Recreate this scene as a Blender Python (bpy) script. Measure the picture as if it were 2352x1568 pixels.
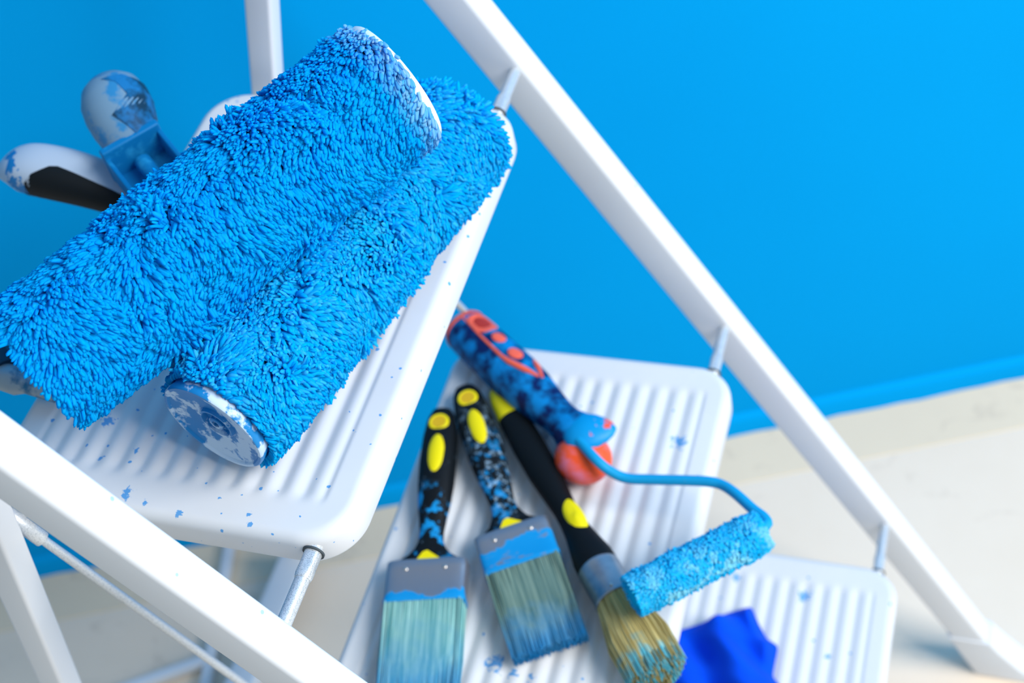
import bpy, math, random
import numpy as np
from mathutils import Vector, Matrix

for o in list(bpy.data.objects):
    bpy.data.objects.remove(o, do_unlink=True)
SC = bpy.context.scene
COL = SC.collection
PI = math.pi

def lin(r, g, b):
    f = lambda c: (c/255/12.92) if c/255 <= 0.04045 else ((c/255+0.055)/1.055)**2.4
    return (f(r), f(g), f(b), 1.0)

# ------------------------------------------------------------------ camera
FPX = 3251.0851
CAM = np.array([0.2937, -0.4492, 1.2387])
PITCH, YAW, ROLL = 0.848, -0.495, -0.2784
fw = np.array([math.sin(YAW)*math.cos(PITCH), math.cos(YAW)*math.cos(PITCH), -math.sin(PITCH)])
r0 = np.array([math.cos(YAW), -math.sin(YAW), 0.0])
u0 = np.cross(r0, fw)
rt = r0*math.cos(ROLL)+u0*math.sin(ROLL)
up = -r0*math.sin(ROLL)+u0*math.cos(ROLL)
cd = bpy.data.cameras.new('camera')
cd.sensor_width = 36.0
cd.lens = FPX*36.0/2352.0
cd.clip_start = 0.02
cd.clip_end = 50
cd.dof.use_dof = True
cd.dof.focus_distance = 0.665
cd.dof.aperture_fstop = 7.2
cam = bpy.data.objects.new('camera', cd)
COL.objects.link(cam)
cam.matrix_world = Matrix(((rt[0], up[0], -fw[0], CAM[0]), (rt[1], up[1], -fw[1], CAM[1]),
                           (rt[2], up[2], -fw[2], CAM[2]), (0, 0, 0, 1)))
SC.camera = cam

# ------------------------------------------------------------------ light
w = bpy.data.worlds.new('room_light')
SC.world = w
w.use_nodes = True
bg = w.node_tree.nodes['Background']
bg.inputs['Color'].default_value = (0.68, 0.86, 1.0, 1)
bg.inputs['Strength'].default_value = 0.32

def area(name, loc, target, sx, sy, power, color):
    l = bpy.data.lights.new(name, 'AREA')
    l.shape = 'RECTANGLE'; l.size = sx; l.size_y = sy; l.energy = power; l.color = color
    o = bpy.data.objects.new(name, l); COL.objects.link(o)
    o.location = loc
    o.rotation_euler = (Vector(target)-Vector(loc)).to_track_quat('-Z', 'Y').to_euler()
    return o
area('window_daylight', (2.05, -0.15, 2.25), (0.1, 0.0, 0.6), 1.5, 1.3, 73, (1.0, 0.985, 0.96))

SC.view_settings.view_transform = 'Standard'
SC.view_settings.look = 'None'
SC.view_settings.exposure = 0.50
SC.view_settings.gamma = 1.0
SC.view_settings.use_curve_mapping = False

# ------------------------------------------------------------------ helpers
def ray(px, py):
    return fw + rt*(px-1176)/FPX - up*(py-784)/FPX
def at(px, py, z):                    # photo point -> world point at height z
    d = ray(px, py); t = (z-CAM[2])/d[2]
    return CAM+d*t

class MB:
    def __init__(s): s.v = []; s.f = []
    def add(s, v, f):
        n = len(s.v); s.v += [tuple(float(c) for c in p) for p in v]; s.f += [tuple(i+n for i in q) for q in f]
    def loft(s, rings, cap=True, closed=False):
        n = len(rings[0]); v = [p for r in rings for p in r]; f = []
        m = len(rings)
        for i in range(m-1 if not closed else m):
            for j in range(n):
                a, b = i*n+j, i*n+(j+1) % n
                c, d = ((i+1) % m)*n+(j+1) % n, ((i+1) % m)*n+j
                f.append((a, b, c, d))
        if cap and not closed:
            f.append(tuple(range(n-1, -1, -1))); f.append(tuple((m-1)*n+j for j in range(n)))
        s.add(v, f)
    def tube(s, pts, rad, n=16, cap=True):
        pts = [np.array(p, float) for p in pts]
        if not hasattr(rad, '__len__'): rad = [rad]*len(pts)
        rings = []; e1 = None
        for i, p in enumerate(pts):
            t = pts[min(i+1, len(pts)-1)]-pts[max(i-1, 0)]; t = t/np.linalg.norm(t)
            if e1 is None:
                e1 = np.cross(t, [0, 0, 1.0])
                if np.linalg.norm(e1) < 1e-3: e1 = np.cross(t, [1.0, 0, 0])
            e1 = e1-t*(e1@t); e1 /= np.linalg.norm(e1); e2 = np.cross(t, e1)
            rings.append([p+rad[i]*(math.cos(a)*e1+math.sin(a)*e2) for a in np.linspace(0, 2*PI, n, endpoint=False)])
        s.loft(rings, cap)
    def sections(s, secs, n=24, cap=True):
        # secs: (center, e1, e2, a, b, exponent)
        rings = []
        for c, e1, e2, a, b, k in secs:
            ring = []
            for t in np.linspace(0, 2*PI, n, endpoint=False):
                ct, st = math.cos(t), math.sin(t)
                x = math.copysign(abs(ct)**(2/k), ct)*a; y = math.copysign(abs(st)**(2/k), st)*b
                ring.append(np.array(c, float)+np.array(e1, float)*x+np.array(e2, float)*y)
            rings.append(ring)
        s.loft(rings, cap)
    def box(s, c, ex, ey, ez):        # half axes vectors
        c, ex, ey, ez = map(lambda q: np.array(q, float), (c, ex, ey, ez))
        v = [c+a*ex+b*ey+d*ez for a in (-1, 1) for b in (-1, 1) for d in (-1, 1)]
        s.add(v, [(0, 1, 3, 2), (4, 6, 7, 5), (0, 4, 5, 1), (2, 3, 7, 6), (0, 2, 6, 4), (1, 5, 7, 3)])
    def build(s, name, m, parent=None, smooth=True, off=None, bevel=0, seg=3):
        me = bpy.data.meshes.new(name)
        V = s.v
        if off is not None: V = [(p[0]-off[0], p[1]-off[1], p[2]-off[2]) for p in V]
        me.from_pydata(V, [], s.f)
        return link(name, me, m, parent, smooth, bevel, seg)

def link(name, me, m, parent=None, smooth=True, bevel=0, seg=3):
    import bmesh
    bm = bmesh.new(); bm.from_mesh(me); bmesh.ops.recalc_face_normals(bm, faces=bm.faces)
    bm.to_mesh(me); bm.free()
    if smooth:
        me.polygons.foreach_set('use_smooth', [True]*len(me.polygons))
    me.materials.append(m)
    o = bpy.data.objects.new(name, me); COL.objects.link(o)
    if parent is not None: o.parent = parent
    if smooth:
        try: me.set_sharp_from_angle(angle=math.radians(42))
        except Exception: pass
    if bevel:
        b = o.modifiers.new('bevel', 'BEVEL'); b.width = bevel; b.segments = seg; b.limit_method = 'ANGLE'
        b.harden_normals = False
    return o

def tag(o, label=None, cat=None, group=None, kind=None):
    if label: o['label'] = label
    if cat: o['category'] = cat
    if group: o['group'] = group
    if kind: o['kind'] = kind
    return o
def empty(name, loc, label, cat, group=None, mat=None):
    o = bpy.data.objects.new(name, None); COL.objects.link(o)
    o.empty_display_size = 0.03
    if mat is not None: o.matrix_world = mat
    else: o.location = loc
    return tag(o, label, cat, group)

# ------------------------------------------------------------------ materials
class NT:
    def __init__(s, name):
        s.m = bpy.data.materials.new(name); s.m.use_nodes = True
        s.t = s.m.node_tree; s.b = s.t.nodes['Principled BSDF']
        s.tc = s.n('ShaderNodeTexCoord')
    def n(s, kind, **kw):
        x = s.t.nodes.new(kind)
        for k, v in kw.items(): setattr(x, k, v)
        return x
    def l(s, a, b): s.t.links.new(a, b)
    def noise(s, scale, detail=3, rough=0.55, vec=None):
        x = s.n('ShaderNodeTexNoise'); x.inputs['Scale'].default_value = scale
        x.inputs['Detail'].default_value = detail; x.inputs['Roughness'].default_value = rough
        s.l(vec or s.tc.outputs['Object'], x.inputs['Vector']); return x.outputs['Fac']
    def mapv(s, scale=(1, 1, 1), loc=(0, 0, 0)):
        x = s.n('ShaderNodeMapping'); x.inputs['Scale'].default_value = scale; x.inputs['Location'].default_value = loc
        s.l(s.tc.outputs['Object'], x.inputs['Vector']); return x.outputs['Vector']
    def ramp(s, fac, lo, hi):
        x = s.n('ShaderNodeMapRange'); x.inputs['From Min'].default_value = lo; x.inputs['From Max'].default_value = hi
        s.l(fac, x.inputs['Value']); return x.outputs['Result']
    def math(s, op, a, b=None):
        x = s.n('ShaderNodeMath', operation=op)
        for i, v in enumerate((a, b)):
            if v is None: continue
            if isinstance(v, (int, float)): x.inputs[i].default_value = v
            else: s.l(v, x.inputs[i])
        return x.outputs[0]
    def mix(s, fac, a, b):
        x = s.n('ShaderNodeMix', data_type='RGBA')
        if isinstance(fac, (int, float)): x.inputs[0].default_value = fac
        else: s.l(fac, x.inputs[0])
        for i, v in ((6, a), (7, b)):
            if isinstance(v, tuple): x.inputs[i].default_value = v
            else: s.l(v, x.inputs[i])
        return x.outputs[2]
    def sep(s, vec=None):
        x = s.n('ShaderNodeSeparateXYZ'); s.l(vec or s.tc.outputs['Object'], x.inputs[0]); return x.outputs
    def col(s, c):
        if isinstance(c, tuple): s.b.inputs['Base Color'].default_value = c
        else: s.l(c, s.b.inputs['Base Color'])
        return s
    def set(s, rough=None, metal=None, spec=None, sheen=None, coat=None):
        for k, v in (('Roughness', rough), ('Metallic', metal), ('Specular IOR Level', spec), ('Sheen Weight', sheen), ('Coat Weight', coat)):
            if v is None: continue
            if isinstance(v, (int, float)): s.b.inputs[k].default_value = v
            else: s.l(v, s.b.inputs[k])
        return s
    def bump(s, h, strength=0.2, dist=0.001):
        x = s.n('ShaderNodeBump'); x.inputs['Strength'].default_value = strength; x.inputs['Distance'].default_value = dist
        s.l(h, x.inputs['Height']); s.l(x.outputs[0], s.b.inputs['Normal']); return s

PAINT = lin(0, 146, 226)
M = {}
def plain(name, c, rough=0.5, metal=0.0, spec=0.5, **kw):
    t = NT(name); t.col(c).set(rough=rough, metal=metal, spec=spec, **kw); M[name] = t.m; return t
plain('yellow_plastic', lin(228, 212, 0), 0.5, spec=0.25)
plain('yellow_dark', lin(205, 165, 0), 0.55)
plain('nail_steel', lin(215, 205, 195), 0.3, 0.9)
plain('dark_rubber', lin(60, 68, 72), 0.7)
plain('core_white', lin(215, 228, 238), 0.4)

t = NT('ladder_white')                                   # glossy enamel with a few tiny paint specks
v = t.n('ShaderNodeTexVoronoi'); v.inputs['Scale'].default_value = 95
t.l(t.tc.outputs['Object'], v.inputs['Vector'])
sz = t.math('MULTIPLY', t.sep(v.outputs['Color'])[0], 0.13)
pick = t.math('GREATER_THAN', t.sep(v.outputs['Color'])[1], 0.86)
spk = t.math('MULTIPLY', t.math('LESS_THAN', v.outputs['Distance'], sz), pick)
t.col(t.mix(t.math('MULTIPLY', spk, 0.6), lin(221, 225, 231), lin(90, 160, 215))).set(rough=0.32, spec=0.5)
M['ladder_white'] = t.m

def tread_mat(name, blots, dens):
    t = NT(name)
    def specks(scale, size, thr):
        v = t.n('ShaderNodeTexVoronoi'); v.inputs['Scale'].default_value = scale
        nz = t.n('ShaderNodeTexNoise'); nz.inputs['Scale'].default_value = scale*2.2
        t.l(t.tc.outputs['Object'], nz.inputs['Vector'])
        av = t.n('ShaderNodeVectorMath', operation='MULTIPLY_ADD'); av.inputs[1].default_value = (0.3/scale,)*3
        t.l(nz.outputs['Color'], av.inputs[0]); t.l(t.tc.outputs['Object'], av.inputs[2])
        t.l(av.outputs[0], v.inputs['Vector'])
        c = t.sep(v.outputs['Color'])
        return t.math('MULTIPLY', t.math('LESS_THAN', v.outputs['Distance'], t.math('MULTIPLY', c[0], size)), t.math('GREATER_THAN', c[1], thr))
    s = t.math('MAXIMUM', specks(170, 0.2, 1-dens), specks(60, 0.12, 1-dens*0.5))
    xyz = t.sep()
    nz = t.noise(320, 4, 0.7)
    for bx, by, br in blots:
        dx = t.math('SUBTRACT', xyz[0], bx); dy = t.math('SUBTRACT', xyz[1], by)
        d = t.math('SQRT', t.math('ADD', t.math('MULTIPLY', dx, dx), t.math('MULTIPLY', dy, dy)))
        k = t.math('ADD', t.ramp(d, br, 0.0), t.math('MULTIPLY', t.math('SUBTRACT', nz, 0.5), 3.0))
        s = t.math('MAXIMUM', s, t.math('MULTIPLY', t.math('GREATER_THAN', k, 0.55), t.math('LESS_THAN', d, br)))
    base = t.mix(t.math('MULTIPLY', t.ramp(t.noise(28, 5), 0.45, 0.75), 0.35), lin(215, 217, 220), lin(206, 208, 211))
    t.col(t.mix(t.math('MULTIPLY', s, 0.85), base, lin(20, 142, 212))).set(rough=0.36)
    M[name] = t.m

t = NT('wall_blue')
n1 = t.noise(140, 4, 0.6); n2 = t.noise(3.0, 2)
t.col(t.mix(t.ramp(n2, 0.35, 0.65), (0.0, 0.328, 0.765, 1), (0.0, 0.342, 0.79, 1))).set(rough=0.9, spec=0.04)
t.bump(n1, 0.12, 0.0006); M['wall_blue'] = t.m

def floor_mat(name, a, b):
    t = NT(name)
    n1 = t.noise(5, 6, 0.6); n2 = t.noise(26, 5, 0.65)
    wv = t.n('ShaderNodeTexNoise'); wv.inputs['Scale'].default_value = 4.2; wv.inputs['Detail'].default_value = 5
    t.l(t.mapv((1, 1.6, 1), (3.1, 1.7, 0)), wv.inputs['Vector'])
    vein = t.ramp(t.math('ABSOLUTE', t.math('SUBTRACT', wv.outputs['Fac'], 0.5)), 0.012, 0.0)
    c = t.mix(t.ramp(n1, 0.35, 0.65), a, b)
    c = t.mix(t.math('MULTIPLY', t.math('MULTIPLY', vein, t.ramp(n2, 0.48, 0.6)), 0.3), c, lin(176, 160, 144))
    t.col(c).set(rough=0.5, spec=0.3); t.bump(n2, 0.08, 0.0008); M[name] = t.m
floor_mat('floor_tile', lin(235, 219, 200), lin(231, 214, 194))
floor_mat('border_tile', lin(229, 212, 186), lin(224, 207, 182))
plain('grout', lin(222, 214, 202), 0.9)

t = NT('zinc_steel')
n = t.noise(900, 3, 0.7); n2 = t.noise(2600, 2, 0.6)
t.col(t.mix(t.ramp(n2, 0.5, 0.68), lin(214, 218, 222), lin(130, 142, 152))).set(rough=0.36, metal=0.45, spec=0.8)
t.bump(n, 0.15, 0.0003); M['zinc_steel'] = t.m

def nap_mat(name, a, b, tip, sheen=0.8, trans=0.5):
    t = NT(name)
    at_ = t.n('ShaderNodeAttribute'); at_.attribute_name = 'tuft'
    c = t.sep(at_.outputs['Vector'])
    base = t.mix(c[0], a, b)
    base = t.mix(t.math('MULTIPLY', c[1], 0.8), base, tip)
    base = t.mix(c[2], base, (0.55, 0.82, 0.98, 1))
    t.col(base).set(rough=0.9, spec=0.04, sheen=sheen)
    t.b.inputs['Sheen Tint'].default_value = (0.0, 0.45, 1, 1)
    t.b.inputs['Sheen Roughness'].default_value = 0.6
    tr = t.n('ShaderNodeBsdfTranslucent'); t.l(base, tr.inputs['Color'])
    mx = t.n('ShaderNodeMixShader'); mx.inputs[0].default_value = trans
    out = t.t.nodes['Material Output']
    t.l(t.b.outputs[0], mx.inputs[1]); t.l(tr.outputs[0], mx.inputs[2]); t.l(mx.outputs[0], out.inputs['Surface'])
    M[name] = t.m
nap_mat('nap_blue', (0.0, 0.46, 1.0, 1), (0.0, 0.60, 1.0, 1), (0.04, 0.76, 1.0, 1))
nap_mat('nap_matted', (0.0, 0.52, 1.0, 1), (0.0, 0.66, 1.0, 1), (0.16, 0.86, 1.0, 1))
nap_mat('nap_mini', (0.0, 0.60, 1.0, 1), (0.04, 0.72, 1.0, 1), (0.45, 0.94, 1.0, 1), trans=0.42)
plain('backing_blue', (0.0, 0.16, 0.85, 1), 0.9)

def smeared(name, base, paint, scale, lo, hi, rough=0.45, metal=0.0, paint2=None, lo2=0.6, stretch=(1, 1, 1), off=(0, 0, 0)):
    t = NT(name)
    v = t.mapv(stretch, off)
    k = t.ramp(t.noise(scale, 5, 0.62, v), lo, hi)
    c = t.mix(k, base, paint)
    if paint2:
        k2 = t.ramp(t.noise(scale*1.7, 6, 0.7, t.mapv(stretch, (off[0]+7.3, off[1]+2.1, off[2]))), lo2, lo2+0.05)
        c = t.mix(k2, c, paint2)
    t.col(c).set(rough=rough, spec=0.25)
    if metal: t.set(metal=t.math('MULTIPLY', t.math('SUBTRACT', 1.0, k), metal))
    M[name] = t.m
smeared('end_cap_painted', lin(190, 212, 232), lin(25, 125, 190), 42, 0.49, 0.53, 0.35)
smeared('wire_painted', lin(12, 150, 205), lin(90, 130, 160), 60, 0.66, 0.72, 0.5)
smeared('grip_painted', lin(0, 24, 82), lin(0, 128, 198), 62, 0.44, 0.60, 0.5)
smeared('petal_painted', lin(0, 142, 205), lin(235, 85, 60), 95, 0.60, 0.62, 0.45)
smeared('orange_rubber', lin(248, 88, 44), lin(222, 140, 185), 38, 0.48, 0.75, 0.4)
plain('orange_inlay', lin(240, 98, 70), 0.45)
plain('orange_deep', lin(170, 40, 20), 0.6)
smeared('tool_blue', lin(5, 118, 180), lin(35, 150, 205), 70, 0.5, 0.62, 0.5)
smeared('tool_grey', lin(108, 142, 168), lin(45, 125, 178), 55, 0.52, 0.60, 0.4, paint2=lin(205, 190, 205), lo2=0.66)
smeared('tool_dark', lin(14, 52, 78), lin(25, 110, 170), 60, 0.46, 0.60, 0.45, paint2=lin(190, 205, 220), lo2=0.68)
smeared('tool_white', lin(172, 188, 206), lin(25, 120, 185), 34, 0.59, 0.60, 0.45, off=(0.6, 0.2, 0))
smeared('black_rubber', lin(3, 12, 18), lin(150, 185, 210), 95, 0.70, 0.74, 0.6)
smeared('blade_steel', lin(190, 198, 205), PAINT, 40, 0.5, 0.6, 0.35, 0.9)
smeared('knob_metal', lin(150, 165, 175), lin(35, 105, 140), 60, 0.5, 0.62, 0.4, 0.3)

def brush_mats(key, seed, heavy):
    # handle: black rubber with paint concentrated along part of its length
    t = NT('handle_black_'+key)
    X = t.sep()[0]
    zone = t.math('MULTIPLY', t.ramp(X, -0.085 if heavy else -0.062, -0.05), t.ramp(X, 0.01, -0.018))
    k = t.math('MULTIPLY', t.ramp(t.noise(95, 6, 0.68, t.mapv((1, 1, 1), (seed, 0, 0))), 0.52 if heavy else 0.545, 0.57), zone)
    wz = t.math('MULTIPLY', t.ramp(X, -0.115, -0.08), t.ramp(X, -0.005, -0.02))
    k2 = t.math('MULTIPLY', t.ramp(t.noise(170, 7, 0.78, t.mapv((1, 1, 1), (seed+4, 1, 0))), 0.53 if heavy else 0.63, 0.62 if heavy else 0.68), wz)
    c = t.mix(k, lin(4, 10, 16), lin(8, 135, 200)); c = t.mix(t.math('MULTIPLY', k2, 0.8), c, lin(160, 195, 222))
    t.col(c).set(rough=0.6, spec=0.22); M['handle_'+key] = t.m
    t = NT('ferrule_'+key)
    X = t.sep()[0]
    lim = t.math('ADD', X, t.math('MULTIPLY', t.math('SUBTRACT', t.noise(55, 4, 0.6, t.mapv((0.5, 1, 1), (seed, 0, 0))), 0.5), 0.03))
    k = t.ramp(lim, 0.012 if heavy else 0.0245, 0.0132 if heavy else 0.0252)
    k = t.math('MULTIPLY', k, t.ramp(t.noise(80, 4, 0.6, t.mapv((2, 0.7, 1), (seed+2, 0, 0))), 0.66, 0.6))
    t.col(t.mix(k, lin(158, 160, 168), lin(5, 142, 208))).set(rough=0.42, metal=t.math('MULTIPLY', t.math('SUBTRACT', 1.0, k), 0.75))
    M['ferrule_'+key] = t.m
    t = NT('bristle_'+key)
    X = t.sep()[0]
    st = t.ramp(t.noise(1.0, 4, 0.65, t.mapv((10, 420, 420), (seed, 0, 0))), 0.34, 0.66)
    g = t.ramp(t.math('ADD', X, t.math('MULTIPLY', t.math('SUBTRACT', t.noise(70, 3), 0.5), 0.04)), 0.045 if not heavy else 0.055, 0.105 if not heavy else 0.095)
    c = t.mix(st, lin(70, 140, 140), lin(150, 196, 190)) if not heavy else t.mix(st, lin(66, 100, 96), lin(128, 152, 138))
    t.col(t.mix(g, c, lin(12, 128, 188))).set(rough=0.55); M['bristle_'+key] = t.m
brush_mats('plain', 0.0, False)
brush_mats('splashed', 3.7, True)
t = NT('handle_round'); t.col(lin(4, 9, 14)).set(rough=0.6, spec=0.2); M['handle_round'] = t.m
t = NT('ferrule_round'); t.col(t.mix(t.ramp(t.noise(40, 4), 0.45, 0.65), lin(168, 172, 178), lin(120, 135, 150))).set(rough=0.35, metal=0.8); M['ferrule_round'] = t.m
t = NT('bristle_round')
X = t.sep()[0]
st = t.ramp(t.noise(1.0, 4, 0.65, t.mapv((14, 420, 420))), 0.32, 0.68)
g = t.ramp(t.math('ADD', X, t.math('MULTIPLY', t.math('SUBTRACT', t.noise(140, 3), 0.5), 0.05)), 0.064, 0.078)
g = t.math('MULTIPLY', g, t.ramp(st, 0.38, 0.5))
t.col(t.mix(g, t.mix(st, lin(132, 114, 56), lin(198, 184, 124)), lin(85, 172, 188))).set(rough=0.55); M['bristle_round'] = t.m

t = NT('cloth_blue')
wv = t.n('ShaderNodeTexWave'); wv.inputs['Scale'].default_value = 420
t.l(t.tc.outputs['Object'], wv.inputs['Vector'])
t.col(t.mix(t.noise(45, 3), (0.0, 0.050, 0.62, 1), (0.0, 0.085, 0.78, 1))).set(rough=0.9, sheen=0.1, spec=0.1)
t.b.inputs['Sheen Tint'].default_value = (0.2, 0.5, 1, 1)
t.bump(wv.outputs['Fac'], 0.12, 0.0005); M['cloth_blue'] = t.m

# ------------------------------------------------------------------ room
WA = 0.3989; W0 = 0.3947                   # wall foot: point (0, W0), direction WA
wd = np.array([math.cos(WA), math.sin(WA), 0]); wn = np.array([math.sin(WA), -math.cos(WA), 0])  # wn into the room
wo = np.array([0, W0, 0.0]); Z = np.array([0, 0, 1.0])
BT = 0.007                                  # baseboard projection
def wp(a, b, z): return wo+wd*a+wn*b+Z*z    # along wall, out from baseboard face, up
m = MB(); m.box(wp(0.3, -BT-0.06, 1.3), wd*2.6, wn*0.06, Z*1.32)
tag(m.build('wall_back', M['wall_blue'], smooth=False), 'flat blue painted wall behind the step ladder', 'wall', kind='structure')
rng = random.Random(4)
m = MB(); rings = []
N = 240
for i in range(N+1):
    a = -2.3+5.2*i/N
    j = (rng.random()-0.5)*0.0022
    rings.append([wp(a, -BT-0.001, 0.0), wp(a, 0.0012+j, 0.0), wp(a, 0.0+j*0.5, 0.006), wp(a, -0.001, 0.02), wp(a, -0.004, 0.026), wp(a, -BT-0.001, 0.029)])
m.loft(rings)
tag(m.build('baseboard_back', M['wall_blue']), 'low baseboard strip painted the same blue as the wall', 'baseboard', kind='structure')
m = MB(); m.box(wp(0.3, 1.2, -0.03), wd*2.6, wn*1.3, Z*0.0285)
fl = tag(m.build('floor', M['grout'], smooth=False), 'pale beige stone tile floor', 'floor', kind='structure')
def tile(a0, a1, b0, b1, mat):
    g = 0.0009; m = MB(); c = 0.0012; dz = rng.random()*0.0002
    lo = [wp(a0+g, b0+g, -0.0016), wp(a1-g, b0+g, -0.0016), wp(a1-g, b1-g, -0.0016), wp(a0+g, b1-g, -0.0016)]
    hi = [wp(a0+g+c, b0+g+c, -dz), wp(a1-g-c, b0+g+c, -dz), wp(a1-g-c, b1-g-c, -dz), wp(a0+g+c, b1-g-c, -dz)]
    m.loft([lo, hi]); m.build('tile', mat, fl, smooth=False)
bw = 0.062
a = -2.10
while a < 2.85:
    tile(a, a+0.9, -0.004, bw, M['border_tile'])
    for k in range(5): tile(a, a+0.9, bw+0.45*k, bw+0.45*(k+1), M['floor_tile'])
    a += 0.9

# ------------------------------------------------------------------ ladder
DX, DZ, Z1 = 0.1165, 0.23, 0.69
S_W = [0.1569, 0.1527, 0.1478]; RY = [0.1963, 0.194, 0.1917]
A_, B_ = 0.0174, 0.0089; RG, RW, RO = 0.0286, 0.0206, 0.0069
SD = [0.209, 0.2063, 0.2063]; TH = 0.0214
ROOT = np.array([0.0, 0.0, 0.0])
lad = empty('step_ladder', (0, 0, 0), 'white metal folding step ladder with three ribbed treads by the blue wall', 'ladder')
L_ = math.hypot(DX, DZ); rdir = np.array([-DX, 0, DZ])/L_; rnor = np.array([DZ, 0, DX])/L_   # up the rail / out of its front
Yv = np.array([0, 1.0, 0])
def rail_c(z, sy):                         # centre of rail at height z
    tt = (Z1-B_-z)/DZ
    y = sy*(0.1963-0.0023*tt+RW/2)
    return np.array([tt*DX, y, z])+rnor*(RO-RG/2)
def rrect(c, e1, e2, a, b, r, k=4):
    out = []
    for qx, qy, s0 in ((1, 1, 0), (-1, 1, 1), (-1, -1, 2), (1, -1, 3)):
        for i in range(k+1):
            an = PI/2*(s0+i/k)
            out.append(c+e1*(qx*(a-r)+r*math.cos(an))+e2*(qy*(b-r)+r*math.sin(an)))
    return out
for sy in (-1, 1):
    zs = [0.028, 0.25, 0.5, 0.75, 1.02]
    m = MB(); m.loft([rrect(rail_c(z, sy), rnor, Yv, RG/2, RW/2, 0.004) for z in zs])
    rl = m.build('front_rail', M['ladder_white'], lad)
    # plastic shoe with a rubber sole at the rail's foot
    m = MB(); fc = rail_c(0.0, sy)
    secs = []
    for z, ex, gx in ((0.0045, 0.004, 0.010), (0.02, 0.0035, 0.005), (0.045, 0.003, 0.0015), (0.06, 0.0022, 0.0005)):
        c = rail_c(z, sy)+np.array([gx, 0, 0])
        secs.append(rrect(c, np.array([1.0, 0, 0]), Yv, RG/2*1.12+ex+gx, RW/2+ex*0.7, 0.004))
    m.loft(secs); ft = m.build('foot', M['ladder_white'], lad)
    m = MB(); c = rail_c(0.0, sy)+np.array([0.008, 0, 0]); c[2] = 0
    m.loft([rrect(c+Z*z, np.array([1.0, 0, 0]), Yv, RG/2*1.12+0.012, RW/2+0.001, 0.004) for z in (0.0002, 0.006)])
    m.build('rubber_sole', M['dark_rubber'], ft)

def tread(i):
    hw, d = S_W[i], SD[i]; zt = Z1-DZ*i
    xf = DX*i+A_; xc = xf-d/2; rc = 0.027; rr = 0.0065
    nx, ny = 190, 130
    # non-uniform grid, denser near the borders
    def axis(h, n):
        k = np.concatenate([-h+rr*(1-np.cos(np.linspace(0, PI/2, 8)))[:-1], np.linspace(-h+rr, h-rr, n), (h-rr*(1-np.cos(np.linspace(0, PI/2, 8)))[:-1])[::-1]])
        return k
    ax, ay = axis(d/2, nx), axis(hw, ny)
    Xg, Yg = np.meshgrid(ax, ay, indexing='ij')
    Xo, Yo = Xg.copy(), Yg.copy()
    cx = np.abs(Xg)-(d/2-rc); cy = np.abs(Yg)-(hw-rc)
    inc = (cx > 0) & (cy > 0)
    mx = np.maximum(cx, cy); hy = np.hypot(cx, cy)
    k = np.where(inc, mx/np.maximum(hy, 1e-9), 1)
    Xo = np.where(inc, np.sign(Xg)*((d/2-rc)+cx*k), Xg); Yo = np.where(inc, np.sign(Yg)*((hw-rc)+cy*k), Yg)
    s = np.where(inc, rc-mx, np.minimum(d/2-np.abs(Xg), hw-np.abs(Yg)))
    s = np.clip(s, 0, None)
    drop = np.where(s < rr, rr-np.sqrt(np.clip(rr**2-(rr-s)**2, 0, None)), 0)
    # ribs along y
    per = 0.0134; n_r = 13
    ph = (Xo/per); rib = 0.5-0.5*np.cos(2*PI*(ph+0.5))
    mask_x = np.clip((n_r*per/2-np.abs(Xo))/0.003, 0, 1)
    ye = hw-0.020
    mask_y = np.clip((ye-np.abs(Yo))/0.009, 0, 1); mask_y = mask_y*mask_y*(3-2*mask_y)
    zz = zt-drop-0.0016*(1-np.power(rib, 0.8))*mask_x*mask_y
    P = np.stack([Xo+xc, Yo, zz], -1)
    n0, n1 = P.shape[:2]
    v = [tuple(p) for p in P.reshape(-1, 3)]
    idx = np.arange(n0*n1).reshape(n0, n1)
    f = np.stack([idx[:-1, :-1], idx[1:, :-1], idx[1:, 1:], idx[:-1, 1:]], -1).reshape(-1, 4).tolist()
    loop = list(idx[:, 0])+list(idx[-1, 1:])+list(idx[::-1, -1][1:])+list(idx[0, ::-1][1:-1])
    m = MB(); m.v = v; m.f = [tuple(q) for q in f]
    prev = loop
    for dz, ins in ((TH-0.003, 0.0), (TH-0.0008, 0.0008), (TH, 0.003)):
        base = len(m.v)
        for q in loop:
            p = v[q]; sx = (p[0]-xc); s_y = p[1]
            fx = 1-ins/(d/2); fy = 1-ins/hw
            m.v.append((xc+sx*fx, s_y*fy, zt-dz))
        nl = list(range(base, base+len(loop)))
        for j in range(len(loop)):
            a, b = prev[j], prev[(j+1) % len(loop)]; c, e = nl[(j+1) % len(loop)], nl[j]
            m.f.append((a, b, c, e))
        prev = nl
    m.f.append(tuple(prev))
    return m
def bl(pts, z): return [tuple(at(x, y, z)[:2])+(r,) for x, y, r in pts]
tread_mat('tread_top', bl([(292, 1132, .006), (333, 1152, .0032), (247, 966, .006), (231, 1050, .003), (574, 1180, .0022), (574, 1204, .0022), (505, 1142, .002), (312, 1034, .0025), (410, 1178, .003)], Z1), 0.55)
tread_mat('tread_mid', bl([(1560, 1015, .009), (1600, 1095, .005), (1135, 1522, .010), (1178, 1545, .006), (1218, 1555, .005)], Z1-DZ), 0.14)
tread_mat('tread_low', bl([(1848, 1368, .008), (1900, 1505, .004), (1690, 1325, .006)], Z1-2*DZ), 0.10)
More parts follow.
